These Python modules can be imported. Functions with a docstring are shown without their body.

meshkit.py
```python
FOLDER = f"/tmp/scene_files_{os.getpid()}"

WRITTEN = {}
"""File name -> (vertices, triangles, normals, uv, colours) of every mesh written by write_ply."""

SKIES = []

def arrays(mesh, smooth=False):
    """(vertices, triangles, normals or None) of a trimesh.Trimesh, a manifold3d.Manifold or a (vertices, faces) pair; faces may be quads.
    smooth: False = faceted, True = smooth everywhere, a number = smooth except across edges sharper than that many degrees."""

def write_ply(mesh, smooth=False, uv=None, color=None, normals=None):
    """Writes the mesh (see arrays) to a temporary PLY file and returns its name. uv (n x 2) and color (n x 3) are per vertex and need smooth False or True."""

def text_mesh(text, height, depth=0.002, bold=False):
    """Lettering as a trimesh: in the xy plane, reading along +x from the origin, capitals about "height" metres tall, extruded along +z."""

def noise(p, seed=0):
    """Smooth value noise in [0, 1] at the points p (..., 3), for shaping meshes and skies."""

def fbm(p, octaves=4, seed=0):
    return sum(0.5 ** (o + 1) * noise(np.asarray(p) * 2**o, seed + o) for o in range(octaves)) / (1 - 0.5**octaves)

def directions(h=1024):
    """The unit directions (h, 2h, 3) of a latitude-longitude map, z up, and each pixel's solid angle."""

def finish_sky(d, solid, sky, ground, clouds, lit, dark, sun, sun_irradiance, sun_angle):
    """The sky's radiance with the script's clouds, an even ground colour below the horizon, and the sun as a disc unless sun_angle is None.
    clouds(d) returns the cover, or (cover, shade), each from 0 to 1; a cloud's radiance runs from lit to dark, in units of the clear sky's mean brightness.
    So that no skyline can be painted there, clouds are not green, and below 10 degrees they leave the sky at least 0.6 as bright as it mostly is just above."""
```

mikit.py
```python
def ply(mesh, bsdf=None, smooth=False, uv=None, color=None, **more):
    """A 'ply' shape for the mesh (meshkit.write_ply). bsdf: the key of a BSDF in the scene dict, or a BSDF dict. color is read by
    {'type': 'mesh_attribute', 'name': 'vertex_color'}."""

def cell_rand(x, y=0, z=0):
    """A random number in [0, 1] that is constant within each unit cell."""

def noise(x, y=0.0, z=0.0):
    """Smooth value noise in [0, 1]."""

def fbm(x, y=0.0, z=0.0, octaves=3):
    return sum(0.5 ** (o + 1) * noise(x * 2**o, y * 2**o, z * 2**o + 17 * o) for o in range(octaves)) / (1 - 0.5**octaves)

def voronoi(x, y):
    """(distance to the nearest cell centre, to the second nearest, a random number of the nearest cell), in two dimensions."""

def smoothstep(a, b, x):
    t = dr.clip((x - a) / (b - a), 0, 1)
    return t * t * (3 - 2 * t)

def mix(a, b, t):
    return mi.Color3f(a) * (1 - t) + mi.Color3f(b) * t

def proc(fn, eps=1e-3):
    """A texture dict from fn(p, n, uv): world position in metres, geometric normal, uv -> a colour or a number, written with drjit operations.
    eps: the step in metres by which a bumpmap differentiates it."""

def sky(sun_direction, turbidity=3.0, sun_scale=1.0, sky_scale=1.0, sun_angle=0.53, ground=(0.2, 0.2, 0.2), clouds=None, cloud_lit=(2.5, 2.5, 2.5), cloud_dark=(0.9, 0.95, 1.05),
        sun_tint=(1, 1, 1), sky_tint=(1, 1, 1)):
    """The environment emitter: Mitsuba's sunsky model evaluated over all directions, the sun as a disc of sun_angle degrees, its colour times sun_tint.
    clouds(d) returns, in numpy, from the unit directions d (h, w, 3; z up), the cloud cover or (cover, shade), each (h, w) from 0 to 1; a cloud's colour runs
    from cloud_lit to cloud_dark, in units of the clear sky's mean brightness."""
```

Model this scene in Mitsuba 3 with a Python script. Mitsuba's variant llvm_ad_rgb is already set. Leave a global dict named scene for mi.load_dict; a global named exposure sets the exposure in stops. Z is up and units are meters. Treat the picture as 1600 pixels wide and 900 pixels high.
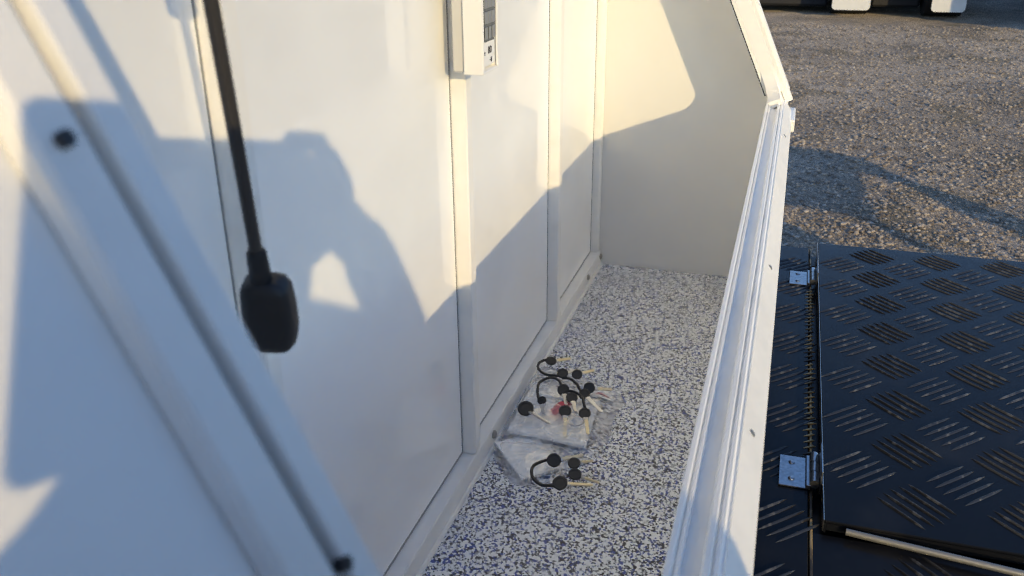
import math
import numpy as np
import trimesh
import manifold3d as m3
import drjit as dr
import mitsuba as mi
import shapely.geometry as sg
from shapely.ops import unary_union
import mikit
import meshkit
from mikit import ply, proc, noise, fbm, voronoi, cell_rand, smoothstep, mix

T = mi.ScalarTransform4f
rng = np.random.default_rng(7)
scene, labels = {'type': 'scene'}, {}

# ------------------------------------------------------------------ camera, sky, exposure
CAM = np.array([0.3642, -1.8371, 0.7400])
YAW, PITCH, ROLL, FPX = 0.3039, 0.4055, -0.0087, 1378.3
_fw = np.array([-math.sin(YAW) * math.cos(PITCH), math.cos(YAW) * math.cos(PITCH), -math.sin(PITCH)])
_rt = np.cross(_fw, [0, 0, 1]); _rt /= np.linalg.norm(_rt)
_up = np.cross(_rt, _fw)
RT = math.cos(ROLL) * _rt + math.sin(ROLL) * _up
UP = -math.sin(ROLL) * _rt + math.cos(ROLL) * _up
FW = _fw
scene['camera'] = {
    'type': 'thinlens', 'fov': 2 * math.degrees(math.atan(800 / FPX)), 'fov_axis': 'x',
    'aperture_radius': 0.00115, 'focus_distance': 1.25, 'near_clip': 0.01, 'far_clip': 600.0,
    'to_world': T().look_at(origin=CAM.tolist(), target=(CAM + FW).tolist(), up=UP.tolist()),
    'film': {'type': 'hdrfilm', 'width': 1024, 'height': 576}}
AZ, KSUN = math.radians(38.5), 0.385
EL = math.atan(KSUN * math.sin(AZ))
SUN = np.array([math.sin(AZ) * math.cos(EL), -math.cos(AZ) * math.cos(EL), math.sin(EL)])
scene['sky'] = mikit.sky(SUN.tolist(), turbidity=3, ground=(0.16, 0.14, 0.12), sun_tint=(0.62, 0.70, 0.76), sky_tint=(1.26, 1.56, 2.25))
exposure = 2.0
GZ = -0.62                                     # ground level; the compartment floor is z = 0


# ------------------------------------------------------------------ helpers
def mat(key, **kw):
    scene[key] = {'type': 'twosided', 'bsdf': {'type': 'principled', **kw}}
    return key


def rgb(*c):
    return {'type': 'rgb', 'value': list(c)}


def bumped(key, base, fn, scale=1.0, eps=1e-3):
    scene[key] = {'type': 'twosided', 'bsdf': {'type': 'bumpmap', 'arbitrary': proc(fn, eps), 'scale': scale, 'bsdf': {'type': 'principled', **base}}}
    return key


def numbered(key):
    if key not in scene and key not in labels and not any(k.startswith(key + '__') for k in scene):
        return key
    i = 1
    while True:
        k = f'{key}_{i:03d}'
        if k not in scene and k not in labels and not any(q.startswith(k + '__') for q in scene):
            return k
        i += 1


def add(name, mesh, bsdf, smooth=False, parent=None, label=None, kind=None, **more):
    key = numbered(name if parent is None else parent + '__' + name)
    scene[key] = ply(mesh, bsdf, smooth=smooth, **more)
    if label:
        labels.setdefault(key, {})['label'] = label
    if kind:
        labels.setdefault(key, {})['kind'] = kind
    return key


def put(name, shape, to_world, parent=None):
    key = numbered(name if parent is None else parent + '__' + name)
    scene[key] = {**shape, 'to_world': to_world}
    return key


def thing(name, label, cat, group=None):
    key = numbered(name)
    labels[key] = {'label': label, 'category': cat}
    if group:
        labels[key]['group'] = group
    return key


def cat(*ms):
    return trimesh.util.concatenate([tm(m) for m in ms])


def tm(m):
    if isinstance(m, m3.Manifold):
        q = m.to_mesh()
        return trimesh.Trimesh(np.array(q.vert_properties[:, :3]), np.array(q.tri_verts), process=False)
    return m


def box(x0, x1, y0, y1, z0, z1, ch=0.0):
    """Box, its edges chamfered by ch."""
    if ch <= 0:
        return trimesh.creation.box(bounds=[[x0, y0, z0], [x1, y1, z1]])
    pts = []
    for i, (a, b) in enumerate(((x0, x1), (y0, y1), (z0, z1))):
        pass
    for sx in (0, 1):
        for sy in (0, 1):
            for sz in (0, 1):
                c = np.array([(x0, x1)[sx], (y0, y1)[sy], (z0, z1)[sz]], float)
                s = np.array([1 - 2 * sx, 1 - 2 * sy, 1 - 2 * sz]) * ch
                for k in range(3):
                    d = s.copy(); d[k] = 0
                    pts.append(c + d)
    return tm(m3.Manifold.hull_points(np.array(pts)))


def tube(pts, r, n=10, closed=False):
    """Round tube through the points; r a number or one per point."""
    P = np.asarray(pts, float)
    m = len(P)
    R = np.broadcast_to(np.asarray(r, float), (m,))
    if closed:
        tan = np.roll(P, -1, 0) - np.roll(P, 1, 0)
    else:
        tan = np.gradient(P, axis=0)
    tan /= np.linalg.norm(tan, axis=1, keepdims=True)
    a = np.cross(tan[0], [0, 0, 1.0])
    if np.linalg.norm(a) < 1e-3:
        a = np.cross(tan[0], [1.0, 0, 0])
    V = []
    for i in range(m):
        a = a - tan[i] * (a @ tan[i]); a /= np.linalg.norm(a)
        b = np.cross(tan[i], a)
        th = np.arange(n) / n * 2 * np.pi
        V.append(P[i] + R[i] * (np.cos(th)[:, None] * a + np.sin(th)[:, None] * b))
    V = np.concatenate(V)
    F = []
    for i in range(m if closed else m - 1):
        j = (i + 1) % m
        for k in range(n):
            l = (k + 1) % n
            F += [[i * n + k, i * n + l, j * n + l], [i * n + k, j * n + l, j * n + k]]
    if not closed:
        V = np.vstack([V, P[0], P[-1]])
        for k in range(n):
            l = (k + 1) % n
            F += [[m * n, l, k], [m * n + 1, (m - 1) * n + k, (m - 1) * n + l]]
    return trimesh.Trimesh(V, np.array(F), process=False)


def spline(pts, n=24):
    """Catmull-Rom through the points."""
    P = np.asarray(pts, float)
    Q = np.vstack([2 * P[0] - P[1], P, 2 * P[-1] - P[-2]])
    out = []
    for i in range(len(P) - 1):
        for t in np.linspace(0, 1, n, endpoint=False):
            a, b, c, d = Q[i:i + 4]
            out.append(0.5 * (2 * b + (c - a) * t + (2 * a - 5 * b + 4 * c - d) * t * t + (3 * b - a - 3 * c + d) * t ** 3))
    return np.array(out + [P[-1]])


def prism(poly, origin, ex, ey, ez, h):
    """Polygon (shapely, or a list of points) in the plane ex, ey at origin, extruded by h along ez."""
    if isinstance(poly, list):
        poly = sg.Polygon(poly)
    q = trimesh.util.concatenate([trimesh.creation.extrude_polygon(g, h, engine='earcut') for g in getattr(poly, 'geoms', [poly])])
    M = np.eye(4)
    M[:3, 0], M[:3, 1], M[:3, 2], M[:3, 3] = ex, ey, ez, origin
    q.apply_transform(M)
    if np.linalg.det(M[:3, :3]) < 0:
        q.invert()
    return q


def hullchain(pts, rad, seg=12):
    """One smooth solid along joints, tapering between their radii."""
    S = [m3.Manifold.sphere(r, seg).translate(tuple(map(float, p))) for p, r in zip(pts, rad)]
    out = m3.Manifold()
    for a, b in zip(S, S[1:]):
        out = out + m3.Manifold.batch_hull([a, b])
    return out


def frame_of(n, hint=(0, 0, 1)):
    n = np.asarray(n, float) / np.linalg.norm(n)
    a = np.cross(hint, n)
    if np.linalg.norm(a) < 1e-6:
        a = np.cross([1, 0, 0], n)
    a /= np.linalg.norm(a)
    return a, np.cross(n, a), n


def xf(origin, ex, ey, ez):
    M = np.eye(4)
    M[:3, 0], M[:3, 1], M[:3, 2], M[:3, 3] = ex, ey, ez, origin
    return T(M.tolist())


# ------------------------------------------------------------------ materials
def _smudge(base, amount, f):
    b = mi.Color3f(base)
    return lambda p, n, uv: b * (1 - amount * smoothstep(0.45, 0.8, fbm(p.x * f, p.y * f, p.z * f, 4)))


mat('mat_panel', base_color=proc(_smudge((0.86, 0.86, 0.845), 0.05, 7.0)), roughness=proc(lambda p, n, uv: 0.055 + 0.14 * smoothstep(0.45, 0.75, fbm(p.y * 16, p.z * 16, 5, 4))), specular=0.7)
mat('mat_white', base_color=proc(_smudge((0.84, 0.835, 0.81), 0.05, 9.0)), roughness=0.33, specular=0.5)
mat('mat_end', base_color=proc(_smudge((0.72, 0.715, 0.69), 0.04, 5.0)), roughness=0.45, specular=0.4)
mat('mat_frame', base_color=proc(_smudge((0.845, 0.83, 0.79), 0.07, 23.0)), roughness=0.3, specular=0.5)
mat('mat_gasket', base_color=rgb(0.27, 0.275, 0.28), roughness=0.6)
mat('mat_groove_shade', base_color=rgb(0.13, 0.14, 0.16), roughness=0.6)
mat('mat_gap', base_color=rgb(0.06, 0.07, 0.08), roughness=0.7)
mat('mat_rubber', base_color=rgb(0.018, 0.018, 0.02), roughness=0.55)
mat('mat_fitting', base_color=rgb(0.012, 0.013, 0.016), roughness=0.5)
mat('mat_rod', base_color=rgb(0.035, 0.033, 0.033), roughness=0.4)
mat('mat_tyre', base_color=rgb(0.02, 0.02, 0.02), roughness=0.8)
mat('mat_steel', base_color=rgb(0.55, 0.55, 0.56), metallic=1.0, roughness=0.28)
mat('mat_dull_steel', base_color=rgb(0.32, 0.31, 0.29), metallic=0.7, roughness=0.5)
mat('mat_brass', base_color=rgb(0.78, 0.68, 0.46), metallic=0.9, roughness=0.35)
mat('mat_zinc', base_color=proc(lambda p, n, uv: mix((0.62, 0.62, 0.63), (0.42, 0.42, 0.42), noise(p.x * 400, p.y * 400, p.z * 400))), metallic=1.0, roughness=0.3)
mat('mat_key_black', base_color=rgb(0.014, 0.014, 0.015), roughness=0.38)
mat('mat_plastic_white', base_color=rgb(0.80, 0.79, 0.76), roughness=0.4)
mat('mat_screen', base_color=rgb(0.10, 0.11, 0.12), roughness=0.35)
mat('mat_button', base_color=rgb(0.24, 0.25, 0.26), roughness=0.5)
mat('mat_print', base_color=rgb(0.07, 0.07, 0.08), roughness=0.6)
mat('mat_paper', base_color=proc(lambda p, n, uv: mix((0.88, 0.88, 0.87), (0.78, 0.78, 0.78), fbm(p.x * 60, p.y * 60, 0, 3))), roughness=0.6)
mat('mat_paper_grey', base_color=rgb(0.42, 0.42, 0.43), roughness=0.55)
mat('mat_red', base_color=rgb(0.50, 0.05, 0.09), roughness=0.5)
mat('mat_black_plate', base_color=proc(lambda p, n, uv: mix((0.008, 0.009, 0.012), (0.018, 0.018, 0.020), smoothstep(0.5, 0.8, fbm(p.x * 14, p.y * 14, p.z * 14, 4)))),
    roughness=proc(lambda p, n, uv: 0.12 + 0.24 * fbm(p.x * 30, p.y * 30, p.z * 30, 3)), specular=0.15)
mat('mat_tread', base_color=proc(lambda p, n, uv: mix((0.020, 0.020, 0.023), (0.085, 0.086, 0.09), smoothstep(0.55, 0.8, fbm(p.x * 120, p.y * 120, 0, 3)))), roughness=0.30, specular=0.5)
mat('mat_jacket', base_color=rgb(0.05, 0.055, 0.07), roughness=0.8)
mat('mat_trousers', base_color=rgb(0.05, 0.05, 0.06), roughness=0.85)
mat('mat_skin', base_color=rgb(0.45, 0.29, 0.22), roughness=0.5)
mat('mat_hair', base_color=rgb(0.04, 0.03, 0.025), roughness=0.6)
mat('mat_van', base_color=rgb(0.75, 0.75, 0.74), roughness=0.3)
mat('mat_dark', base_color=rgb(0.02, 0.02, 0.022), roughness=0.7)
mat('mat_wood', base_color=rgb(0.25, 0.18, 0.11), roughness=0.7)
scene['mat_film'] = {'type': 'thindielectric', 'int_ior': 1.45}
scene['mat_bag'] = {'type': 'blendbsdf', 'weight': proc(lambda p, n, uv: 0.04 + 0.26 * smoothstep(0.5, 0.75, fbm(p.x * 60, p.y * 60, p.z * 60, 3))),
                    'a': {'type': 'thindielectric', 'int_ior': 1.5},
                    'b': {'type': 'principledthin', 'base_color': rgb(0.85, 0.86, 0.88), 'diff_trans': 1.0, 'roughness': 0.3}}


def flake_floor(p, n, uv):
    """Vinyl colour flake: black, navy, grey and white chips of a few millimetres."""
    wx = 0.0016 * (noise(p.x * 500, p.y * 500, 3) - 0.5)
    a, b, w = voronoi((p.x + wx) * 300, (p.y - wx) * 300)
    a2, b2, w2 = voronoi(p.x * 470 + 31, p.y * 470 + 7)
    white = mix((0.90, 0.90, 0.885), (0.76, 0.76, 0.75), cell_rand(w * 913, w2 * 311))
    black = mi.Color3f(0.022, 0.022, 0.028)
    navy = mi.Color3f(0.05, 0.08, 0.30)
    grey = mi.Color3f(0.24, 0.245, 0.26)
    c = dr.select(w < 0.20, black, dr.select(w < 0.33, navy, dr.select(w < 0.46, mix((0.16, 0.165, 0.18), (0.42, 0.43, 0.46), cell_rand(w * 517, w2 * 97)), white)))
    c = dr.select(w2 < 0.10, black, dr.select((w2 > 0.1) & (w2 < 0.16), navy, dr.select(w2 > 0.80, mi.Color3f(0.88, 0.88, 0.865), c)))
    return c


mat('mat_flake', base_color=proc(flake_floor), roughness=0.42, specular=0.5)


def gravel_colour(p, n, uv):
    a, b, w = voronoi(p.x * 88, p.y * 88)
    a2, b2, w2 = voronoi(p.x * 24 + 9, p.y * 24 + 4)
    big = fbm(p.x * 1.3, p.y * 1.3, 0, 4)
    c = mix((0.27, 0.222, 0.168), (0.60, 0.515, 0.41), w * w)
    c = dr.select(w2 > 0.9, c * 1.25, c)
    c = c * (0.62 + 0.60 * smoothstep(0.0, 0.5, b - a))
    c = c * (0.50 + 1.05 * big)
    grass = smoothstep(0.62, 0.75, fbm(p.x * 2.7 + 40, p.y * 2.7, 0, 4))
    return mix(c, mi.Color3f(0.085, 0.080, 0.045), 0.45 * grass)


def gravel_height(p, n, uv):
    a, b, w = voronoi(p.x * 88, p.y * 88)
    return 0.006 * w * smoothstep(0.0, 0.55, b - a) + 0.012 * fbm(p.x * 14, p.y * 14, 0, 3)


bumped('mat_gravel', dict(base_color=proc(gravel_colour), roughness=0.9, specular=0.25), gravel_height, 1.0, 2e-3)
for i, c in enumerate(((0.43, 0.365, 0.29), (0.31, 0.26, 0.205), (0.18, 0.15, 0.12), (0.50, 0.445, 0.38))):
    mat(f'mat_stone_{i}', base_color=rgb(*c), roughness=0.85, specular=0.25)

# ------------------------------------------------------------------ ground
xs = np.concatenate([[-300, -60, -15, -6, -3], np.linspace(-1.5, 6, 101), [8, 12, 25, 60, 300]])
ys = np.concatenate([[-300, -60, -15, -5], np.linspace(-3, 16, 191), [20, 30, 60, 300]])
gx, gy = np.meshgrid(xs, ys, indexing='ij')
gp = np.stack([gx, gy, 0 * gx], -1)
gz = GZ + 0.05 * (meshkit.fbm(gp * 0.8, 4, 3) - 0.5) + 0.03 * (meshkit.fbm(gp * 4, 3, 9) - 0.5)
V = np.stack([gx, gy, gz], -1).reshape(-1, 3)
nx, ny = gx.shape
idx = np.arange(nx * ny).reshape(nx, ny)
F = np.stack([idx[:-1, :-1], idx[1:, :-1], idx[1:, 1:], idx[:-1, 1:]], -1).reshape(-1, 4)
add('gravel_ground', (V, F), 'mat_gravel', smooth=True, kind='structure', label='dry brown gravel yard with loose stones')


def ground_z(x, y):
    q = np.stack([x, y, 0 * x], -1)
    return GZ + 0.05 * (meshkit.fbm(q * 0.8, 4, 3) - 0.5) + 0.03 * (meshkit.fbm(q * 4, 3, 9) - 0.5)


stone0 = trimesh.creation.icosphere(subdivisions=0)
parts = [[], [], [], []]
NS = 38000
t_ = rng.random(NS)
sy = 1.3 + 9.0 * t_ ** 1.7
sx = 0.36 + (rng.random(NS) * 1.08 - 0.08) * (0.62 * (sy + 1.84) * 0.62)
sz = ground_z(sx, sy)
for i in range(NS):
    s = (0.0030 + 0.0085 * rng.random() ** 3.2) * (1.0 + 0.05 * sy[i])
    v = stone0.vertices * (1 + 0.45 * (rng.random((12, 1)) - 0.5)) * (s * np.array([1.15, 0.9, 0.62])) 
    a = rng.random() * 6.28
    c_, s_ = math.cos(a), math.sin(a)
    v = v @ np.array([[c_, s_, 0], [-s_, c_, 0], [0, 0, 1]]) + [sx[i], sy[i], sz[i] + 0.25 * s]
    parts[min(3, int(rng.random() * 3.25))].append(v)
for i, pv in enumerate(parts):
    n_ = len(pv)
    f = (stone0.faces[None] + 12 * np.arange(n_)[:, None, None]).reshape(-1, 3)
    key = ['loose_gravel', 'loose_gravel__001', 'loose_gravel__002', 'loose_gravel__003'][i]
    scene[f'loose_gravel__{i:03d}'] = ply(trimesh.Trimesh(np.concatenate(pv), f, process=False), f'mat_stone_{i}')
labels['loose_gravel'] = {'label': 'loose brown and grey stones scattered over the gravel yard', 'category': 'gravel', 'kind': 'stuff'}

# ------------------------------------------------------------------ the trailer
LF = 0.0                    # far side wall, inner face (y)
YN = -1.687                 # near edge of the hatch opening
YF = -0.165                 # far edge of the hatch opening
YS = -1.862                 # near side wall, outer face
M_ = 0.46                   # lean of the front face
NRM = np.array([1, 0, M_]) / math.hypot(1, M_)
TUP = np.array([-M_, 0, 1]) / math.hypot(1, M_)
OIN = np.array([0.329, 0.0, 0.422])      # inner lip of the sill
trailer = thing('box_trailer', 'white box trailer with its front hatch open on a storage compartment with speckled floor', 'trailer')
tr = trailer
XP = -0.020                 # face of the glossy back panels
XB = 0.345                  # outer face of lower front wall
TOP = 1.45


def front_x(z, h=0.0):
    return 0.329 - M_ * (z - 0.422) + h / NRM[0]


# floor of the compartment, and the trailer's body behind and below it
add('floor', box(-0.030, 0.328, -1.85, -0.002, -0.030, 0.0), 'mat_flake', parent=tr, label='floor of white, black and navy flakes')
side = [(-2.6, -0.12), (0.338, -0.12), (0.338, 0.40), (0.352, 0.415), (front_x(TOP, 0.028), TOP), (-2.6, TOP)]
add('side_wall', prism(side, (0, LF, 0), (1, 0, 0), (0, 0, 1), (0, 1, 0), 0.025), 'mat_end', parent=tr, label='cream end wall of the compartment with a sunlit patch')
add('side_wall', prism(side, (0, YS, 0), (1, 0, 0), (0, 0, 1), (0, 1, 0), 0.012), 'mat_white', parent=tr)
add('bulkhead', box(-0.062, -0.032, -1.85, -0.002, 0.0, TOP - 0.03), 'mat_gap', parent=tr)
add('roof', box(-2.6, front_x(TOP, 0.02), YS, 0.025, TOP, TOP + 0.03, 0.006), 'mat_white', parent=tr)
add('rear_wall', box(-2.63, -2.602, YS, 0.025, -0.12, TOP), 'mat_white', parent=tr)
add('underfloor', box(-2.6, 0.335, -1.848, -0.001, -0.12, -0.032), 'mat_dark', parent=tr)
add('lower_front_wall', box(0.3365, 0.345, -1.849, -0.001, -0.031, 0.394), 'mat_black_plate', parent=tr, label='black lower front wall behind the tool box')

add('front_liner', box(0.3290, 0.3360, -1.8485, -0.0015, 0.001, 0.3945), 'mat_white', parent=tr)
# slanted front panel with its rounded opening
LT = (TOP - 0.422) / TUP[2]
rad = 0.055
hole = sg.box(YN - 0.003, 0.0, YF + 0.0006, LT - 0.16).buffer(-rad).buffer(rad, quad_segs=12)
panel_poly = unary_union([sg.box(YS + 0.0125, 0.001, 0.024, LT).difference(sg.box(YN - 0.003, 0.0, YF + 0.0006, LT - 0.16)),
    sg.box(YS + 0.0125, -0.03, YN - 0.0125, 0.01), sg.box(YF + 0.0145, -0.03, 0.024, 0.01)])
add('front_panel', prism(panel_poly, OIN + 0.004 * NRM + 0.002 * TUP, (0, 1, 0), TUP, NRM, 0.024), 'mat_white', smooth=30, parent=tr, label='white front panel around the hatch opening')

for sgn, yc in ((1, YF + 0.0006), (-1, YN - 0.003)):
    th = np.linspace(0, math.pi / 2, 14)
    gp_ = [(yc, -0.012), (yc, rad)] + [(yc - sgn * rad * (1 - math.cos(t)), rad * (1 - math.sin(t))) for t in th] + [(yc - sgn * rad, -0.012)]
    add('corner_gusset', prism(sg.Polygon(gp_).buffer(0), OIN + 0.0035 * NRM, (0, 1, 0), TUP, NRM, 0.021), 'mat_frame', smooth=30, parent=tr)

# glossy back panels, raised posts between them, skirting
SEAM = [-0.0245, -0.395, -0.851, -1.314]
edges = [(-0.375, -0.0245), (-0.831, -0.395), (-1.294, -0.851), (-1.80, -1.314)]
for y0, y1 in edges:
    add('wall_panel', box(-0.031, XP, y0 + 0.0006, y1 - (0.0016 if y0 < -1.5 else 0.0028), 0.037, TOP - 0.04, 0.0006), 'mat_panel', parent=tr)
for y0, y1 in edges:
    gw = 0.0014 if y0 < -1.5 else 0.0026
    add('gasket', cat(box(-0.031, XP + 0.0004, y1 - gw, y1 - 0.0002, 0.037, TOP - 0.045), box(-0.031, XP + 0.0002, y0 + 0.001, y1 - 0.0002, 0.0337, 0.0369)), 'mat_gasket', parent=tr, label='thin dark sealing line along a panel edge')
for y in (-0.395, -0.851, -1.314):
    add('post', box(-0.031, 0.0, y, y + 0.020, 0.0335, TOP - 0.045, 0.0018), 'mat_frame', parent=tr)
add('corner_post', box(-0.031, -0.004, -0.0235, -0.0015, 0.0335, TOP - 0.045, 0.0018), 'mat_frame', parent=tr)
add('skirting', cat(box(-0.031, 0.0, -1.80, -0.0015, 0.001, 0.033, 0.0018),
                    prism([(0, 0), (0.005, 0), (0.003, 0.0035), (0, 0.0055)], (0.0002, -1.80, 0.0005), (1, 0, 0), (0, 0, 1), (0, 1, 0), 1.797)), 'mat_frame', parent=tr, label='white skirting along the foot of the panels')
for y in (-0.775, -0.139, -0.012):
    s = trimesh.creation.icosphere(subdivisions=2, radius=0.0065)
    s.apply_scale([0.6, 1, 1]); s.apply_translation([0.0015, y, 0.021])
    add('door_stop', s, 'mat_dull_steel', smooth=True, parent=tr, label='small grey stud on the skirting')

# sill: an extrusion along y, seen from above
sill = [(0.329, 0.395), (0.329, 0.4215), (0.3297, 0.422), (0.3322, 0.422), (0.333, 0.4212), (0.3332, 0.4185), (0.3342, 0.4182), (0.3346, 0.4205), (0.3364, 0.4207), (0.337, 0.414),
        (0.3475, 0.4135), (0.3484, 0.4225), (0.3492, 0.4232), (0.3518, 0.4232), (0.3524, 0.4224), (0.3528, 0.4195), (0.3540, 0.4193), (0.3544, 0.4222), (0.3566, 0.4222), (0.3575, 0.4195), (0.3590, 0.4188),
        (0.3600, 0.4200), (0.3742, 0.400), (0.3748, 0.3985), (0.3742, 0.372), (0.3710, 0.372), (0.3700, 0.392), (0.352, 0.405), (0.3465, 0.405), (0.3465, 0.395)]
add('sill', prism(sill, (0, YN - 0.01, 0), (1, 0, 0), (0, 0, 1), (0, 1, 0), (YF + 0.0005) - (YN - 0.01)), 'mat_frame', parent=tr, label='white ribbed sill of the hatch opening')
# side and head jambs: outward s from the opening's edge, height h over the inner lip
D = 0.034
jamb = [(0.0, -0.004), (0.0, D - 0.006), (0.0008, D - 0.0052), (0.0046, D - 0.0052), (0.0052, D + 0.0012), (0.0062, D + 0.0020), (0.0135, D + 0.0020), (0.0140, D + 0.0012), (0.0142, D - 0.0050),
        (0.0170, D - 0.0050), (0.0172, D + 0.0006), (0.0180, D + 0.0012), (0.0275, D + 0.0002), (0.0290, D - 0.0010), (0.0296, D - 0.0052), (0.0030, D - 0.0055), (0.0025, -0.004)]
far_jamb = [(0.0, -0.002), (0.0, 0.004), (0.003, 0.005), (0.003, 0.013), (0.0, 0.014), (0.0, 0.019), (0.0025, 0.020), (0.0025, 0.0255), (0.0, 0.0265), (0.0, D), (0.001, D + 0.004), (0.004, D + 0.006), (0.0275, D + 0.004), (0.029, D - 0.0058), (0.0045, D - 0.0058), (0.0045, -0.002)]
LJ = LT - 0.155
add('jamb', prism(jamb, OIN + np.array([0, YN, 0]) - 0.012 * TUP, (0, -1, 0), NRM, TUP, LJ), 'mat_frame', parent=tr, label='blurred white frame edge close to the camera')
add('jamb', prism(far_jamb, OIN + np.array([0, YF + 0.001, 0]) - 0.020 * TUP, (0, 1, 0), NRM, TUP, LJ), 'mat_frame', parent=tr, label='white frame edge at the far end of the opening')
add('groove_shade', prism(sg.box(0.0143, D - 0.0049, 0.0169, D - 0.0022), OIN + np.array([0, YN, 0]) - 0.011 * TUP, (0, -1, 0), NRM, TUP, LJ - 0.002), 'mat_groove_shade', parent=tr, label='dark strip painted as shade in the groove of the near frame edge')  # dark strip laid in so the groove reads as shaded
add('seal', prism([(-0.0008, -0.004), (0.001, -0.004), (0.001, -0.0022), (-0.0008, -0.0022)], OIN + np.array([0, YF, 0]) + 0.004 * TUP, (0, 1, 0), NRM, TUP, LJ - 0.01), 'mat_gap', parent=tr, label='thin dark seal along the far frame edge')
add('head_frame', box(front_x(1.31, 0.0) - 0.02, front_x(1.31, 0.0) + 0.045, YN - 0.03, YF + 0.03, 1.30, 1.335, 0.003), 'mat_frame', parent=tr)
add('corner_bracket', box(0.3665, 0.3805, YF - 0.085, YF + 0.025, 0.380, 0.402, 0.002), 'mat_frame', parent=tr, label='small white bracket at the far end of the sill')
# rivets in the sill's front strip, screws in the near frame
sn = np.array([0.020, 0, 0.0142]); sn /= np.linalg.norm(sn)
for y in (-0.412, -0.985, -1.30):
    a, b, c = frame_of(sn)
    key = trimesh.creation.icosphere(subdivisions=2, radius=0.0030)
    key.apply_scale([1, 1, 0.35]); key.apply_transform(np.vstack([np.column_stack([a, b, c, [0.3662, y, 0.4113]]), [0, 0, 0, 1]]))
    add('rivet', key, 'mat_dull_steel', smooth=True, parent=tr)
for q in ((0.2424, -1.7100, 0.7020), (0.2845, -1.7010, 0.6080)):
    a, b, c = frame_of(NRM)
    z_ = q[2]
    base = OIN + np.array([0, q[1], 0]) + TUP * ((z_ - 0.422 - (D + 0.001) * NRM[2]) / TUP[2]) + NRM * (D + 0.001)
    s = trimesh.creation.cylinder(radius=0.0017, height=0.003, sections=20)
    s.apply_transform(np.vstack([np.column_stack([a, b, c, base]), [0, 0, 0, 1]]))
    add('frame_screw', s, 'mat_fitting', smooth=30, parent=tr, label='dark screw head in the near frame edge')

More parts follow.
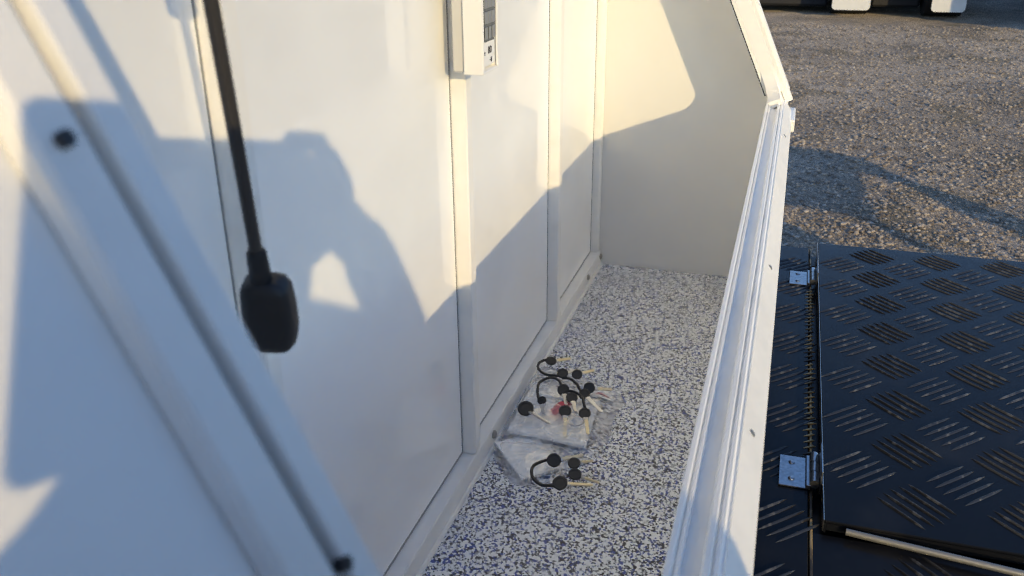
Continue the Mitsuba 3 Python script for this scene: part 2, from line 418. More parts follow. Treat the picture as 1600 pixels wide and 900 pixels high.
# hatch: raised, hinged along the head of the opening
hx, hz = front_x(1.325, 0.04), 1.345
hd = np.array([math.cos(math.radians(66)), 0, math.sin(math.radians(66))])
hn = np.array([-hd[2], 0, hd[0]])
hatch = add('hatch', prism(sg.box(YN - 0.02, 0, YF + 0.02, 0.95).buffer(-0.05).buffer(0.05), (hx, 0, hz), (0, 1, 0), hd, hn, 0.026), 'mat_white', smooth=30, parent=tr)
# gas strut, dark, hanging close to the near jamb
s0 = CAM + 0.355 * (np.array([0.134, -1.512, 0.707]) - CAM) / 0.4
s1 = CAM + 0.415 * (np.array([0.151, -1.528, 0.602]) - CAM) / 0.4
s2 = CAM + 0.418 * (np.array([0.161, -1.535, 0.576]) - CAM) / 0.4
sd = (s0 - s1) / np.linalg.norm(s0 - s1)
top = s1 + sd * 0.62
strut = add('gas_strut', tube([s1 - sd * 0.005, s1 + sd * 0.16], 0.0030, 16), 'mat_rod', smooth=40, parent=tr, label='black gas strut of the hatch hanging in front of the back wall')
add('cylinder', tube([s1 + sd * 0.158, s1 + sd * 0.162, s1 + sd * 0.61, top], [0.004, 0.0095, 0.0095, 0.008], 20), 'mat_rod', smooth=40, parent=strut)
add('collar', tube([s1 - sd * 0.018, s1 - sd * 0.014, s1 + sd * 0.002, s1 + sd * 0.004], [0.0052, 0.0052, 0.0046, 0.0036], 16), 'mat_fitting', smooth=40, parent=strut)
a_ = RT - sd * (RT @ sd); a_ /= np.linalg.norm(a_)
b_ = np.cross(sd, a_)
blk = []
for (l, w, t) in ((-0.013, 0.0060, 0.005), (-0.0155, 0.0100, 0.008), (-0.019, 0.0116, 0.0092), (-0.030, 0.0124, 0.0098), (-0.042, 0.0124, 0.0098), (-0.050, 0.0112, 0.0090), (-0.0545, 0.0085, 0.007), (-0.0565, 0.0055, 0.0045)):
    for k in range(28):
        th = 2 * math.pi * k / 28
        ct, st = math.cos(th), math.sin(th)
        q = 0.6
        blk.append(s1 + sd * l + a_ * (w * math.copysign(abs(ct) ** q, ct) + 0.0015) + b_ * t * math.copysign(abs(st) ** q, st))
add('end_fitting', tm(m3.Manifold.hull_points(np.array(blk))), 'mat_fitting', smooth=50, parent=strut, label='blocky black end fitting of the strut')

# below and ahead of the body: drawbar and wheels (outside the picture)
for s in (-1, 1):
    add('drawbar', tube([(0.2, -0.82 + s * 0.62, -0.21), (1.75, -0.82 + s * 0.05, -0.21)], 0.045, 4), 'mat_dull_steel', parent=tr)
for y in (-1.98, 0.045):
    w = trimesh.creation.cylinder(radius=0.31, height=0.17, sections=40)
    w.apply_transform(trimesh.transformations.rotation_matrix(math.pi / 2, [1, 0, 0])); w.apply_translation([-1.35, y + 0.085, GZ + 0.31])
    wk = add('wheel', w, 'mat_tyre', smooth=35, parent=tr)

# ------------------------------------------------------------------ checker plate tool box on the drawbar
ZT = 0.20
toolbox = thing('tool_box', 'black checker plate tool box with a hinged lid beside the white trailer sill', 'tool box')
tb = toolbox
XL = 0.4425
add('body', box(0.385, 1.02, -1.36, -0.305, -0.16, ZT - 0.022, 0.002), 'mat_black_plate', parent=tb)
add('fixed_top', box(0.3785, 0.4285, -1.36, -0.300, ZT - 0.0215, ZT - 0.010, 0.001), 'mat_black_plate', parent=tb, label='narrow fixed strip of black checker plate')
add('lid', cat(box(XL, 1.03, -1.092, -0.298, ZT - 0.003, ZT, 0.0007), box(XL, XL + 0.002, -1.092, -0.298, ZT - 0.014, ZT - 0.0032), box(XL + 0.0022, 1.03, -1.092, -1.0895, ZT - 0.011, ZT - 0.0032)), 'mat_black_plate', parent=tb, label='wide black checker plate lid')
add('lid_rim', box(XL - 0.0014, XL - 0.0002, -1.092, -0.298, ZT - 0.013, ZT + 0.0008, 0.0004), 'mat_zinc', parent=tb, label='thin bright edge along the lid')
add('rear_plate', box(0.4305, 1.03, -1.40, -1.098, ZT - 0.024, ZT - 0.012, 0.001), 'mat_black_plate', parent=tb, label='lower black checker plate behind the lid')
add('rear_rail', tube([(0.462, -1.0975, ZT - 0.005), (0.62, -1.115, ZT - 0.005), (1.03, -1.165, ZT - 0.004)], 0.0034, 10), 'mat_dull_steel', smooth=40, parent=tb, label='bright metal rod along the near edge of the lid')


def tread(angle, L=0.064, pitch=0.0112, n=5, hgt=0.0019):
    """A cluster of five raised bars, pointed at both ends."""
    ms = []
    for i in range(n):
        o = (i - (n - 1) / 2) * pitch
        ln = L * (1.0 - 0.10 * abs(i - 2) / 2)
        k = np.linspace(-1, 1, 9)
        w = 0.0019 * np.sqrt(np.maximum(1 - k ** 2, 0)) ** 0.8 + 0.00005
        x = k * ln / 2
        V = np.concatenate([np.stack([x, o - w, 0 * x - 0.0002], 1), np.stack([x, o - 0.35 * w, hgt * np.sqrt(w / w.max())], 1), np.stack([x, o + 0.35 * w, hgt * np.sqrt(w / w.max())], 1), np.stack([x, o + w, 0 * x - 0.0002], 1)])
        F = []
        for r in range(3):
            for c in range(8):
                F.append([r * 9 + c, r * 9 + c + 1, (r + 1) * 9 + c + 1, (r + 1) * 9 + c])
        q = trimesh.Trimesh(V, np.vstack([np.array(F)[:, [0, 1, 2]], np.array(F)[:, [0, 2, 3]]]), process=False)
        ms.append(q)
    q = trimesh.util.concatenate(ms)
    c, s = math.cos(angle), math.sin(angle)
    q.apply_transform(np.array([[c, -s, 0, 0], [s, c, 0, 0], [0, 0, 1, 0], [0, 0, 0, 1]]))
    return q


TREAD = [ply(tread(math.radians(45)), 'mat_tread', smooth=True), ply(tread(math.radians(-45)), 'mat_tread', smooth=True)]
PT = 0.100


def tread_field(x0, x1, y0, y1, z, name, ox=0.0, oy=0.0, margin=0.010):
    i0, i1 = int(x0 / PT) - 2, int(x1 / PT) + 2
    j0, j1 = int(y0 / PT) - 2, int(y1 / PT) + 2
    for j in range(j0, j1):
        for i in range(i0, i1):
            for k in (0, 1):
                x, y = (i + 0.5 * k) * PT + ox, (j + 0.5 * k) * PT + oy
                if x0 + margin < x < x1 - margin and y0 + margin < y < y1 - margin:
                    put(name, TREAD[k], T().translate([x, y, z]), tb)


tread_field(XL, 0.90, -1.092, -0.298, ZT, 'tread_bars', -0.022, 0.006, 0.026)
tread_field(0.3785, 0.4285, -1.36, -0.300, ZT - 0.010, 'tread_bars', 0.0035, 0.01, 0.012)
tread_field(0.4305, 0.80, -1.40, -1.10, ZT - 0.012, 'tread_bars', -0.02, 0.012, 0.024)


mat('mat_gold_glint', base_color=proc(lambda p, n, uv: mix((0.55, 0.37, 0.16), (0.06, 0.045, 0.03), smoothstep(0.35, 0.65, fbm(p.x * 60, p.y * 60, p.z * 200, 3)))), roughness=0.45, metallic=0.4)  # gold-brown base paints the warm sun reflection into the hinge gap
add('hinge_side', box(0.4295, 0.4325, -1.36, -0.302, ZT - 0.03, ZT - 0.0105, 0.0008), 'mat_gold_glint', parent=tb, label='strip along the hinge line with a warm reflection painted in gold brown')
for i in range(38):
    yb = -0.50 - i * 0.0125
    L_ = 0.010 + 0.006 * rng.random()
    add('hinge_glint', tube([(0.4275 - L_ * 0.35, yb - 0.004, ZT - 0.0099), (0.4275 + 0.004, yb + 0.001, ZT - 0.0094), (0.4275 + L_ * 0.6, yb + 0.004, ZT - 0.0108)], [0.0006, 0.0016, 0.0008], 6), 'mat_gold_glint', smooth=True, parent=tb)  # golden bars painted as glints of reflected sun


def hinge(y, w=0.040, label=None):
    h = add('hinge', box(0.3985, 0.4255, y - w / 2, y + w / 2, ZT - 0.0095, ZT - 0.0072, 0.0005), 'mat_zinc', parent=tb, label=label)
    kn = [tube([(0.4335, y - w / 2 + k * w / 3 + 0.0006, ZT - 0.002), (0.4335, y - w / 2 + (k + 1) * w / 3 - 0.0006, ZT - 0.002)], 0.0048, 16) for k in range(3)]
    add('knuckle', cat(*kn), 'mat_zinc', smooth=40, parent=h)
    add('web', box(0.4257, 0.4300, y - w / 2, y + w / 2, ZT - 0.0092, ZT - 0.0035, 0.0004), 'mat_zinc', parent=h)
    add('upright_leaf', box(0.4384, 0.4404, y - w / 2, y + w / 2, ZT - 0.013, ZT + 0.015, 0.0005), 'mat_zinc', parent=h)
    for k in (-1, 1):
        s = trimesh.creation.icosphere(subdivisions=2, radius=0.0034)
        s.apply_scale([1, 1, 0.45]); s.apply_translation([0.411, y + k * w * 0.27, ZT - 0.0070])
        add('screw', s, 'mat_steel', smooth=True, parent=h)


hinge(-1.005, 0.056, 'zinc hinge nearer the camera')
hinge(-0.452, 0.056, 'zinc hinge at the far end of the lid')

# ------------------------------------------------------------------ remote control in its wall holder
hold = thing('remote_holder', 'white plastic wall holder fixed to the panel post', 'holder')
hy, hx_ = -0.868, 0.014
mat('mat_plastic_shade', base_color=rgb(0.56, 0.55, 0.52), roughness=0.5)  # grey base paints the shaded back of the white holder
add('back_plate', box(0.0005, 0.0035 + hx_, hy - 0.024, hy + 0.022, 0.572, 0.80, 0.001), 'mat_plastic_shade', parent=hold)
add('pocket', cat(box(0.0010 + hx_, 0.0235 + hx_, hy - 0.0285, hy - 0.0262, 0.570, 0.80, 0.0008), box(0.0038 + hx_, 0.0235 + hx_, hy + 0.0262, hy + 0.0285, 0.570, 0.66, 0.0008),
                  box(0.0038 + hx_, 0.0235 + hx_, hy - 0.026, hy + 0.026, 0.570, 0.573, 0.0006), box(0.0218 + hx_, 0.0237 + hx_, hy - 0.026, hy - 0.0225, 0.574, 0.66, 0.0005), box(0.0218 + hx_, 0.0237 + hx_, hy + 0.0225, hy + 0.026, 0.574, 0.66, 0.0005)), 'mat_plastic_white', parent=hold)
rem = thing('remote_control', 'white remote control with a dark keypad standing in the wall holder', 'remote control')
add('body', box(0.0045 + hx_, 0.0212 + hx_, hy - 0.0245, hy + 0.0245, 0.5745, 0.745, 0.004), 'mat_plastic_white', smooth=30, parent=rem)
add('keypad', prism([(-0.017, 0.0), (0.017, 0.0), (0.0215, 0.018), (0.0215, 0.13), (-0.0215, 0.13), (-0.0215, 0.018)], (0.0213 + hx_, hy, 0.604), (0, 1, 0), (0, 0, 1), (1, 0, 0), 0.0008), 'mat_screen', parent=rem, label='dark keypad of the remote control')
for r in range(6):
    for c in range(3):
        w_ = 0.0105 if r else 0.0085
        add('button', box(0.0224 + hx_, 0.0236 + hx_, hy - 0.0125 + (c - 0.0) * 0.0125 - w_ / 2, hy - 0.0125 + c * 0.0125 + w_ / 2, 0.607 + r * 0.0165, 0.620 + r * 0.0165, 0.0004), 'mat_button', parent=rem)
for (t, h_, zz, yy) in (('80', 0.0075, 0.5905, -0.004), ('-8', 0.0050, 0.5805, 0.001)):
    q = meshkit.text_mesh(t, h_, 0.0004, bold=True)
    q.apply_transform(np.array([[0, 0, 1, 0.02135 + hx_], [1, 0, 0, hy + yy], [0, 1, 0, zz], [0, 0, 0, 1]]))
    add('print', q, 'mat_print', parent=rem)
add('indicator', box(0.0213 + hx_, 0.0222 + hx_, hy - 0.019, hy - 0.015, 0.590, 0.594), 'mat_print', parent=rem)

# ------------------------------------------------------------------ booklets, bags and keys on the floor


def sheet(corners, n=28, thick=0.003, bend=None, z0=0.002):
    """Bent sheet over a quad of floor points; bend(u, v) is the height."""
    c = np.asarray(corners, float)
    u, v = np.meshgrid(np.linspace(0, 1, n), np.linspace(0, 1, n), indexing='ij')
    xy = (c[0] * ((1 - u) * (1 - v))[..., None] + c[1] * (u * (1 - v))[..., None] + c[2] * (u * v)[..., None] + c[3] * ((1 - u) * v)[..., None])
    z = z0 + (bend(u, v) if bend else 0 * u)
    topv = np.concatenate([xy, (z + thick)[..., None]], -1).reshape(-1, 3)
    botv = np.concatenate([xy, z[..., None]], -1).reshape(-1, 3)
    k = np.arange(n * n).reshape(n, n)
    q = np.stack([k[:-1, :-1], k[1:, :-1], k[1:, 1:], k[:-1, 1:]], -1).reshape(-1, 4)
    tri = np.vstack([q[:, [0, 1, 2]], q[:, [0, 2, 3]]])
    N = n * n
    ring = np.concatenate([k[:, 0], k[-1, 1:], k[-2::-1, -1], k[0, -2:0:-1]])
    r2 = np.roll(ring, -1)
    sides = np.vstack([np.stack([ring + N, r2 + N, r2], 1), np.stack([ring + N, r2, ring], 1)])
    m = trimesh.Trimesh(np.vstack([topv, botv]), np.vstack([tri, tri[:, ::-1] + N, sides]), process=False)
    m.fix_normals()
    return m


bkB = thing('booklet', 'lower grey white booklet with curled edge against the skirting', 'booklet', 'booklets in clear bags')
add('pages', sheet([(0.006, -0.787), (0.068, -0.855), (0.112, -0.808), (0.046, -0.725)], thick=0.004, bend=lambda u, v: 0.001 + 0.010 * (1 - v) ** 2.5 * (1 - 0.6 * u), z0=0.0015), 'mat_paper', smooth=35, parent=bkB)
bkA = thing('booklet', 'upper white booklet in a clear bag under the pile of keys', 'booklet', 'booklets in clear bags')
add('pages', sheet([(0.014, -0.752), (0.135, -0.750), (0.128, -0.615), (0.012, -0.595)], thick=0.005, bend=lambda u, v: 0.006 + 0.004 * np.sin(3 * u + 1) + 0.006 * v * (1 - v), z0=0.0015), 'mat_paper', smooth=35, parent=bkA)


def bag(poly, height, seed, n=90, amp=0.0075, flat=0.0):
    """Crumpled film over an outline on the floor."""
    P = sg.Polygon(poly).buffer(0.004)
    x0, y0, x1, y1 = P.bounds
    s = max(x1 - x0, y1 - y0) / n
    X, Y = np.meshgrid(np.arange(x0, x1, s), np.arange(y0, y1, s), indexing='ij')
    import shapely
    ins = shapely.contains_xy(P, X.ravel(), Y.ravel()).reshape(X.shape)
    dist = shapely.distance(P.exterior, shapely.points(X.ravel(), Y.ravel())).reshape(X.shape)
    q = np.stack([X, Y, 0 * X + seed], -1)
    rid = 1 - np.abs(2 * meshkit.fbm(q * 26, 2, seed) - 1)
    rid2 = 1 - np.abs(2 * meshkit.noise(q * np.array([70, 40, 1]), seed + 5) - 1)
    Z = 0.002 + height(X, Y) * np.clip(dist / 0.02, 0, 1) ** 0.6 + amp * (rid - 0.4) * np.clip(dist / 0.012, 0.15, 1) + 0.35 * amp * rid2
    Z = np.maximum(Z, 0.0012)
    k = np.arange(X.size).reshape(X.shape)
    cell = ins[:-1, :-1] & ins[1:, :-1] & ins[1:, 1:] & ins[:-1, 1:]
    f = np.stack([k[:-1, :-1], k[1:, :-1], k[1:, 1:], k[:-1, 1:]], -1)[cell]
    m = trimesh.Trimesh(np.stack([X, Y, Z], -1).reshape(-1, 3), np.vstack([f[:, [0, 1, 2]], f[:, [0, 2, 3]]]), process=False)
    m.remove_unreferenced_vertices()
    return m


bagA = thing('plastic_bag', 'clear crumpled plastic bag around the upper booklet', 'plastic bag', 'clear bags on the floor')
add('film', bag([(0.003, -0.53), (0.012, -0.521), (0.096, -0.546), (0.152, -0.577), (0.166, -0.606), (0.158, -0.655), (0.160, -0.727), (0.152, -0.772), (0.084, -0.772), (0.006, -0.760)],
                lambda X, Y: 0.021 * np.exp(-(((X - 0.07) / 0.085) ** 4 + ((Y + 0.68) / 0.10) ** 4)) + 0.004, 3), 'mat_bag', smooth=True, parent=bagA)
bagB = thing('plastic_bag', 'clear crumpled plastic bag around the lower booklet', 'plastic bag', 'clear bags on the floor')
add('film', bag([(0.003, -0.775), (0.015, -0.812), (0.055, -0.862), (0.1, -0.862), (0.148, -0.775), (0.112, -0.752)],
                lambda X, Y: 0.013 * np.exp(-(((X - 0.055) / 0.06) ** 4 + ((Y + 0.80) / 0.05) ** 4)) + 0.002, 11, n=55, amp=0.004), 'mat_bag', smooth=True, parent=bagB)

head = m3.Manifold.cylinder(0.0042, 0.0118, 0.0118, 40)
head = tm(m3.Manifold.batch_hull([m3.Manifold.cylinder(0.0042, 0.0112, 0.0112, 40), m3.Manifold.cylinder(0.0026, 0.0120, 0.0120, 40).translate((0, 0, 0.0008))]))
dimple = m3.Manifold.cylinder(0.002, 0.0078, 0.0084, 32).translate((0, 0, 0.0034))
headm = tm(m3.Manifold.batch_hull([m3.Manifold.cylinder(0.0042, 0.0112, 0.0112, 40), m3.Manifold.cylinder(0.0026, 0.0120, 0.0120, 40).translate((0, 0, 0.0008))]) - dimple)
HEAD = ply(headm, 'mat_key_black', smooth=30)
bl = sg.Polygon([(0.010, -0.0028), (0.040, -0.0028), (0.043, -0.001), (0.043, 0.0012), (0.0405, 0.003), (0.038, 0.0018), (0.0355, 0.0032), (0.033, 0.002), (0.030, 0.0034), (0.027, 0.0022), (0.024, 0.0034), (0.010, 0.0034)])
blade_m = trimesh.creation.extrude_polygon(bl, 0.0018, engine='earcut'); blade_m.apply_translation([0, 0, 0.0012])
BLADE = [ply(blade_m, 'mat_brass'), ply(blade_m, 'mat_steel')]
collar_m = box(0.0085, 0.0135, -0.0042, 0.0042, 0.0004, 0.0034, 0.0006)
COLLAR = ply(collar_m, 'mat_steel')
keys_ = [  # head, blade tip, height, metal, size, label
    ((0.030, -0.555), (0.056, -0.520), 0.031, 0, 1.0, 'black headed key at the far left corner of the pile, end of a cable loop'),
    ((0.060, -0.593), (0.084, -0.556), 0.032, 1, 1.0, 'black headed key second from the far end, at the lower end of the far loop'),
    ((0.083, -0.586), (0.105, -0.556), 0.030, 0, 0.95, 'black headed key at the far edge of the pile with a pale blade'),
    ((0.111, -0.620), (0.145, -0.605), 0.028, 0, 1.0, 'black headed key furthest right, on the reddish end of the bag'),
    ((0.109, -0.646), (0.146, -0.684), 0.030, 1, 1.0, 'black headed key at the right with a long silver blade pointing at the bottom right'),
    ((0.075, -0.647), (0.092, -0.690), 0.033, 1, 1.05, 'black headed key in the middle of the pile, at the end of the middle loop'),
    ((0.093, -0.664), (0.104, -0.690), 0.031, 1, 1.0, 'black headed key just above the red tag'),
    ((0.092, -0.704), (0.105, -0.757), 0.030, 0, 1.05, 'black headed key touching the red tag, blade towards the camera'),
    ((0.122, -0.700), (0.137, -0.742), 0.029, 0, 1.0, 'black headed key at the right edge of the pile, brass blade towards the camera'),
    ((0.033, -0.716), (0.078, -0.741), 0.031, 1, 1.35, 'largest round black key head at the left of the pile'),
    ((0.050, -0.683), (0.064, -0.722), 0.030, 1, 0.78, 'small black key lying beside the largest key head'),
    ((0.106, -0.824), (0.140, -0.789), 0.022, 0, 1.1, 'black headed key at the upper end of the nearest loop'),
    ((0.127, -0.871), (0.168, -0.850), 0.020, 0, 1.1, 'black headed key at the lower end of the nearest loop'),
    ((0.135, -0.823), (0.152, -0.802), 0.022, 0, 0.95, 'dark key tucked between the two keys of the nearest loop'),
    ((0.141, -0.843), (0.172, -0.842), 0.018, 0, 1.0, 'black key with a golden blade right of the nearest loop')]
for (h_, tip, z_, mt, s_, lab) in keys_:
    z_ = z_ + 0.003
    k = thing('key', lab, 'key', 'keys lying on the bagged booklets')
    dx_, dy_ = tip[0] - h_[0], tip[1] - h_[1]
    L_ = math.hypot(dx_, dy_)
    ang = math.degrees(math.atan2(dy_, dx_))
    tilt = rng.uniform(4, 14)
    roll_ = rng.uniform(-18, 18)
    M = T().translate([h_[0], h_[1], z_]).rotate([0, 0, 1], ang).rotate([0, 1, 0], tilt).rotate([1, 0, 0], roll_)
    MH = T().translate([h_[0], h_[1], z_ + 0.002]).rotate([1, 0, 0], 26 + rng.uniform(-10, 12)).rotate([0, 0, 1], ang).rotate([0, 1, 0], 0.5 * tilt).rotate([1, 0, 0], 0.6 * roll_)
    put('head', HEAD, MH.scale(0.76 * s_), k)
    sc_ = max(0.8, min(1.3, L_ / 0.043))
    put('collar', COLLAR, M, k)
    put('blade', BLADE[mt], M.scale([sc_, 0.9, 1.0]), k)
loops = [([(0.031, -0.549), (0.020, -0.555), (0.014, -0.572), (0.018, -0.592), (0.033, -0.606), (0.048, -0.603), (0.058, -0.595)], 0.034, 'black cable loop at the far end of the pile'),
         ([(0.043, -0.678), (0.036, -0.660), (0.033, -0.636), (0.045, -0.616), (0.061, -0.619), (0.071, -0.640)], 0.034, 'black cable loop in the middle of the pile'),
         ([(0.063, -0.602), (0.075, -0.609), (0.090, -0.622), (0.102, -0.638)], 0.034, 'short black cable joining keys on the right of the pile'),
         ([(0.078, -0.650), (0.090, -0.650), (0.108, -0.664), (0.117, -0.684), (0.121, -0.694)], 0.036, 'black cable arching over the lower right keys'),
         ([(0.103, -0.818), (0.094, -0.828), (0.083, -0.848), (0.088, -0.872), (0.104, -0.884), (0.121, -0.876)], 0.024, 'black cable loop nearest the camera')]
for pts, z_, lab in loops:
    P = spline([(x, y, z_ + 0.006 * math.sin(math.pi * i / (len(pts) - 1))) for i, (x, y) in enumerate(pts)], 8)
    k = add('key_loop', tube(P, 0.0022, 10), 'mat_key_black', smooth=50)
    labels[k] = {'label': lab, 'category': 'key loop', 'group': 'black cable loops among the keys'}
rt_ = add('red_tag', sheet([(0.066, -0.696), (0.078, -0.706), (0.096, -0.668), (0.082, -0.660)], n=10, thick=0.0012, bend=lambda u, v: 0.024 + 0.005 * np.sin(3.1 * v)), 'mat_red', smooth=40)
labels[rt_] = {'label': 'small red tag curled among the keys', 'category': 'tag'}
rk_ = add('key_ring', tube([(0.112 + 0.012 * math.cos(a), -0.716 + 0.012 * math.sin(a), 0.030 + 0.002 * math.sin(a)) for a in np.linspace(0, 2 * math.pi, 36, endpoint=False)], 0.0009, 8, closed=True), 'mat_steel', smooth=True)
labels[rk_] = {'label': 'thin silver ring among the right hand keys', 'category': 'key ring'}
pk = add('paper_slip', sheet([(0.106, -0.560), (0.142, -0.582), (0.147, -0.602), (0.112, -0.600)], n=8, thick=0.0004, bend=lambda u, v: 0.003 + 0.002 * np.sin(4 * u)), 'mat_paper', smooth=40)
labels[pk] = {'label': 'paper slip showing through the far right end of the clear bag', 'category': 'paper'}
rs = add('red_stripe', sheet([(0.116, -0.585), (0.138, -0.592), (0.140, -0.596), (0.116, -0.590)], n=8, thick=0.0004, bend=lambda u, v: 0.0042 + 0.002 * np.sin(4 * u)), 'mat_red', smooth=40, parent=pk)

# ------------------------------------------------------------------ parked vehicles in the background
truck = thing('parked_truck', 'parked truck of which only white mud flaps and dark underside show at the top', 'truck')
for x, w in ((1.02, 0.235), (2.19, 0.20)):
    add('mud_flap', prism(sg.box(x - w, GZ + 0.11, x + w, GZ + 0.85).buffer(-0.05).buffer(0.05), (0, 11.0, 0), (1, 0, 0), (0, 0, 1), (0, 1, 0), 0.02), 'mat_van', parent=truck, label='white mud flap')
    for yy in (11.25, 15.0):
        w_ = trimesh.creation.cylinder(radius=0.5, height=0.46, sections=36)
        w_.apply_transform(trimesh.transformations.rotation_matrix(math.pi / 2, [0, 1, 0])); w_.apply_translation([x, yy + 0.4, GZ + 0.5])
        add('wheel', w_, 'mat_tyre', smooth=35, parent=truck)
add('tray', box(0.3, 2.9, 10.6, 15.4, GZ + 0.95, GZ + 1.12), 'mat_dark', parent=truck)
add('under_shade_left', box(-0.55, 0.74, 11.5, 14.2, GZ + 0.10, GZ + 0.9, 0.03), 'mat_dark', parent=truck)  # low dark block added to darken the ground left of the flaps
add('under_shade_mid', box(1.30, 1.92, 11.6, 12.2, GZ + 0.10, GZ + 0.7, 0.03), 'mat_dark', parent=truck)  # dark block added for the underside shade between the flaps
add('cab', box(0.35, 2.85, 15.5, 17.3, GZ + 0.5, GZ + 2.6, 0.12), 'mat_van', parent=truck)
van = thing('parked_van', 'white van parked out to the right whose shadow crosses the far gravel', 'van')
add('body', box(3.62, 5.6, 9.15, 14.0, GZ + 0.22, GZ + 2.2, 0.08), 'mat_van', parent=van)
for x in (3.75, 5.45):
    for yy in (10.0, 13.1):
        w_ = trimesh.creation.cylinder(radius=0.33, height=0.22, sections=32)
        w_.apply_transform(trimesh.transformations.rotation_matrix(math.pi / 2, [0, 1, 0])); w_.apply_translation([x, yy, GZ + 0.33])
        add('wheel', w_, 'mat_tyre', smooth=35, parent=van)
add('skirt', box(3.62, 5.6, 9.3, 13.9, GZ + 0.02, GZ + 0.2, 0.02), 'mat_dark', parent=van)

# added board and block out of frame, shaped to cast the gravel shadows
CS = np.array([math.cos(AZ), math.sin(AZ)]); SS = np.array([-math.sin(AZ), math.cos(AZ)])
def ground_at(s, c):
    return np.array([*(s * SS + c * CS), GZ])
tanE = math.tan(EL)
S0 = -1.0
def hgt_(s):
    return (s - S0) * tanE
board_caster = thing('shadow_board', 'added board out of view, cut to cast the shadow on the gravel', 'board_caster')
outline = [(2.64, -1.02), (2.80, -1.02), (2.80, 1.12), (2.825, 1.45), (2.795, 1.75), (2.845, 2.09), (2.865, 2.38), (2.80, 2.54), (2.66, 2.75), (2.45, 2.95), (1.80, 3.1), (1.70, 2.1), (1.925, 1.77), (2.032, 1.64), (2.10, 1.49), (2.10, 1.36),
           (2.065, 1.16), (2.06, 0.98), (2.05, -1.02), (2.14, -1.02), (2.155, 0.89), (2.134, 0.97), (2.128, 1.07), (2.155, 1.32), (2.20, 1.46), (2.30, 1.59), (2.51, 1.86), (2.60, 2.00), (2.69, 2.06), (2.715, 1.96), (2.70, 1.755), (2.64, 1.47), (2.628, 1.19), (2.625, 0.98)]
shape = sg.Polygon([(c, hgt_(s)) for c, s in outline]).buffer(0.012).buffer(-0.012)
add('board', prism(shape, ground_at(S0, 0), (CS[0], CS[1], 0), (0, 0, 1), (-SS[0], -SS[1], 0), 0.02), 'mat_wood', parent=board_caster)
block_caster = thing('shadow_block', 'added dark block out of view, cut to cast the low shadow on the gravel', 'block_caster')
cp = sg.Polygon([(1.1, -0.02), (1.76, -0.02), (1.755, hgt_(1.2)), (1.785, hgt_(1.45)), (1.76, hgt_(1.62)), (1.1, hgt_(1.72))])
add('body', prism(cp, ground_at(S0, 0), (CS[0], CS[1], 0), (0, 0, 1), (-SS[0], -SS[1], 0), 0.4), 'mat_dark', parent=block_caster)

# ------------------------------------------------------------------ the photographer, whose shadow falls on the panels
person = thing('person', 'person in a dark jacket holding up a phone, standing behind the viewpoint', 'person')
RH = np.array([_rt[0], _rt[1], 0.0])            # to the person's right
BK = -np.array([_fw[0], _fw[1], 0.0]); BK /= np.linalg.norm(BK)
def at(r, b, z):                                 # right, back, height over the floor, from the camera
    return np.array([CAM[0], CAM[1], 0]) + r * RH + b * BK + np.array([0, 0, z])


def solid(parts, length=0.02, it=6):
    m = m3.Manifold()
    for q in parts:
        m = m + q
    q = tm(m.refine_to_length(length))
    q = trimesh.Trimesh(q.vertices, q.faces, process=False)
    trimesh.smoothing.filter_laplacian(q, lamb=0.4, iterations=it)
    return q


sR, sL = at(0.17, 0.42, 0.680), at(-0.215, 0.46, 0.64)
eR, eL = at(0.308, 0.16, 0.534), at(-0.27, 0.30, 0.36)
wR, wL = at(0.196, 0.060, 0.660), at(-0.105, 0.085, 0.590)
neck, headc = at(-0.05, 0.44, 0.74), at(-0.06, 0.40, 0.89)
hip = at(0.0, 0.50, 0.10)
torso = m3.Manifold.batch_hull([m3.Manifold.sphere(r, 20).translate(tuple(p)) for p, r in ((sR, 0.07), (sL, 0.07), (at(0, 0.42, 0.66), 0.085), (at(0.10, 0.40, 0.42), 0.10), (at(-0.10, 0.40, 0.42), 0.10), (at(0.09, 0.47, 0.12), 0.11), (at(-0.09, 0.47, 0.12), 0.11))])
add('jacket', solid([torso, hullchain([sR, eR, wR], [0.068, 0.039, 0.035], 18), hullchain([sL, eL, wL], [0.068, 0.052, 0.036], 18)]), 'mat_jacket', smooth=True, parent=person)
legs = []
for s in (-1, 1):
    legs.append(hullchain([at(s * 0.09, 0.48, 0.10), at(s * 0.10, 0.44, -0.18), at(s * 0.11, 0.50, GZ + 0.08)], [0.105, 0.075, 0.055], 18))
add('trousers', solid(legs), 'mat_trousers', smooth=True, parent=person)
for s in (-1, 1):
    add('shoe', solid([hullchain([at(s * 0.11, 0.53, GZ + 0.045), at(s * 0.12, 0.34, GZ + 0.04)], [0.048, 0.042], 16)]), 'mat_dark', smooth=True, parent=person)
hd_ = m3.Manifold.batch_hull([m3.Manifold.sphere(r, 20).translate(tuple(p)) for p, r in ((headc, 0.088), (headc + [0, 0, 0.03], 0.090), (headc - 0.02 * BK * -1 + [0, 0, 0.0], 0.088), (headc - 0.045 * BK + [0, 0, -0.085], 0.042))])
nose = hullchain([headc - 0.085 * BK + [0, 0, 0.02], headc - 0.108 * BK + [0, 0, -0.015]], [0.008, 0.012], 10)
ears = [m3.Manifold.sphere(0.022, 12).scale((1, 1, 1.4)).translate(tuple(headc + s * 0.092 * RH)) for s in (-1, 1)]
add('face', solid([hd_, nose, *ears, hullchain([headc - [0, 0, 0.05], neck - [0, 0, 0.04]], [0.055, 0.060], 16)], 0.012, 4), 'mat_skin', smooth=True, parent=person)
add('hair', solid([m3.Manifold.sphere(0.100, 24).scale((1, 1, 0.85)).translate(tuple(headc + 0.018 * BK + [0, 0, 0.045]))], 0.015, 2), 'mat_hair', smooth=True, parent=person)
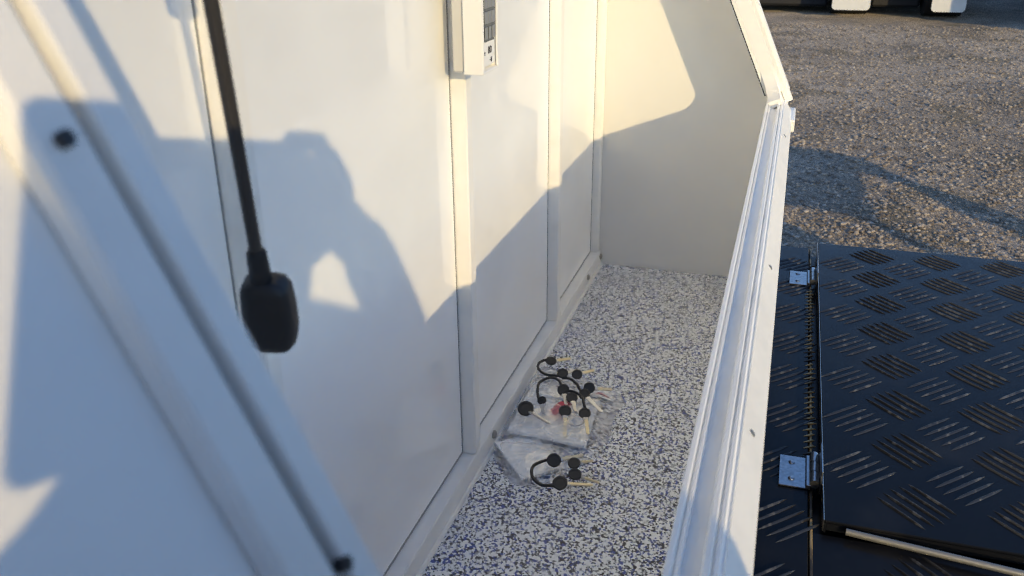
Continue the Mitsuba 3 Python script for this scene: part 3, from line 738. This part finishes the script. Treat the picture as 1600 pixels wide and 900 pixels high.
for s in (-1, 1):
    e = trimesh.creation.icosphere(subdivisions=2, radius=0.011); e.apply_translation(headc - 0.083 * BK + s * 0.032 * RH + [0, 0, 0.022])
    add('eye', e, 'mat_plastic_white', smooth=True, parent=person)


def P_(r, u, b):                                # in the phone's plane: right, up, behind the lens
    return CAM + r * RT + u * UP - b * FW


phone = thing('phone', 'dark phone held in both hands at the viewpoint', 'phone')
add('body', tm(m3.Manifold.batch_hull([m3.Manifold.sphere(0.0035, 12).translate(tuple(P_(r, u, 0.0095))) for r in (-0.0205, 0.112) for u in (0.0055, -0.0525)])), 'mat_fitting', smooth=30, parent=phone)
# right hand round the right end of the phone, left hand under its left end
add('hand', solid([m3.Manifold.batch_hull([m3.Manifold.sphere(0.017, 14).translate(tuple(P_(*q))) for q in ((0.147, -0.014, 0.02), (0.126, -0.055, 0.03), (0.168, -0.040, 0.03), (0.166, -0.070, 0.04), (0.145, -0.080, 0.035), (0.134, -0.090, 0.034), (0.120, -0.088, 0.034))]), hullchain([P_(0.162, -0.062, 0.037), wR], [0.026, 0.028], 14),
                   *[hullchain([P_(0.138, u, 0.018), P_(0.124 - 0.002 * i, u + 0.004, 0.0), P_(0.098 + 0.004 * i, u + 0.006, -0.001)], [0.0105, 0.0095, 0.0085], 10) for i, u in enumerate((0.003, -0.017, -0.036, -0.053))],
                   hullchain([P_(0.134, -0.055, 0.028), P_(0.104, -0.045, 0.024), P_(0.080, -0.030, 0.022)], [0.014, 0.0105, 0.009], 10)], 0.006, 3), 'mat_skin', smooth=True, parent=person)
LO = 0.0575
add('hand', solid([m3.Manifold.batch_hull([m3.Manifold.sphere(0.017, 14).translate(tuple(P_(*q))) for q in ((-0.042 + LO, -0.066, 0.022), (0.046 + LO, -0.066, 0.022), (0.057 + LO, -0.095, 0.025), (0.062 + LO, -0.132, 0.040), (-0.056 + LO, -0.098, 0.032), (-0.090 + LO, -0.106, 0.036))]), hullchain([P_(-0.060 + LO, -0.108, 0.040), wL], [0.030, 0.031], 14),
                   *[hullchain([P_(r + LO, -0.093, 0.018), P_(r + LO, -0.084, 0.001), P_(r + LO + 0.002, -0.056, -0.001)], [0.0095, 0.009, 0.008], 10) for r in (-0.020, 0.000, 0.020, 0.040)],
                   hullchain([P_(-0.046 + LO, -0.086, 0.026), P_(-0.052 + LO, -0.060, 0.024), P_(-0.048 + LO, -0.036, 0.022)], [0.013, 0.0105, 0.009], 10)], 0.006, 3), 'mat_skin', smooth=True, parent=person)
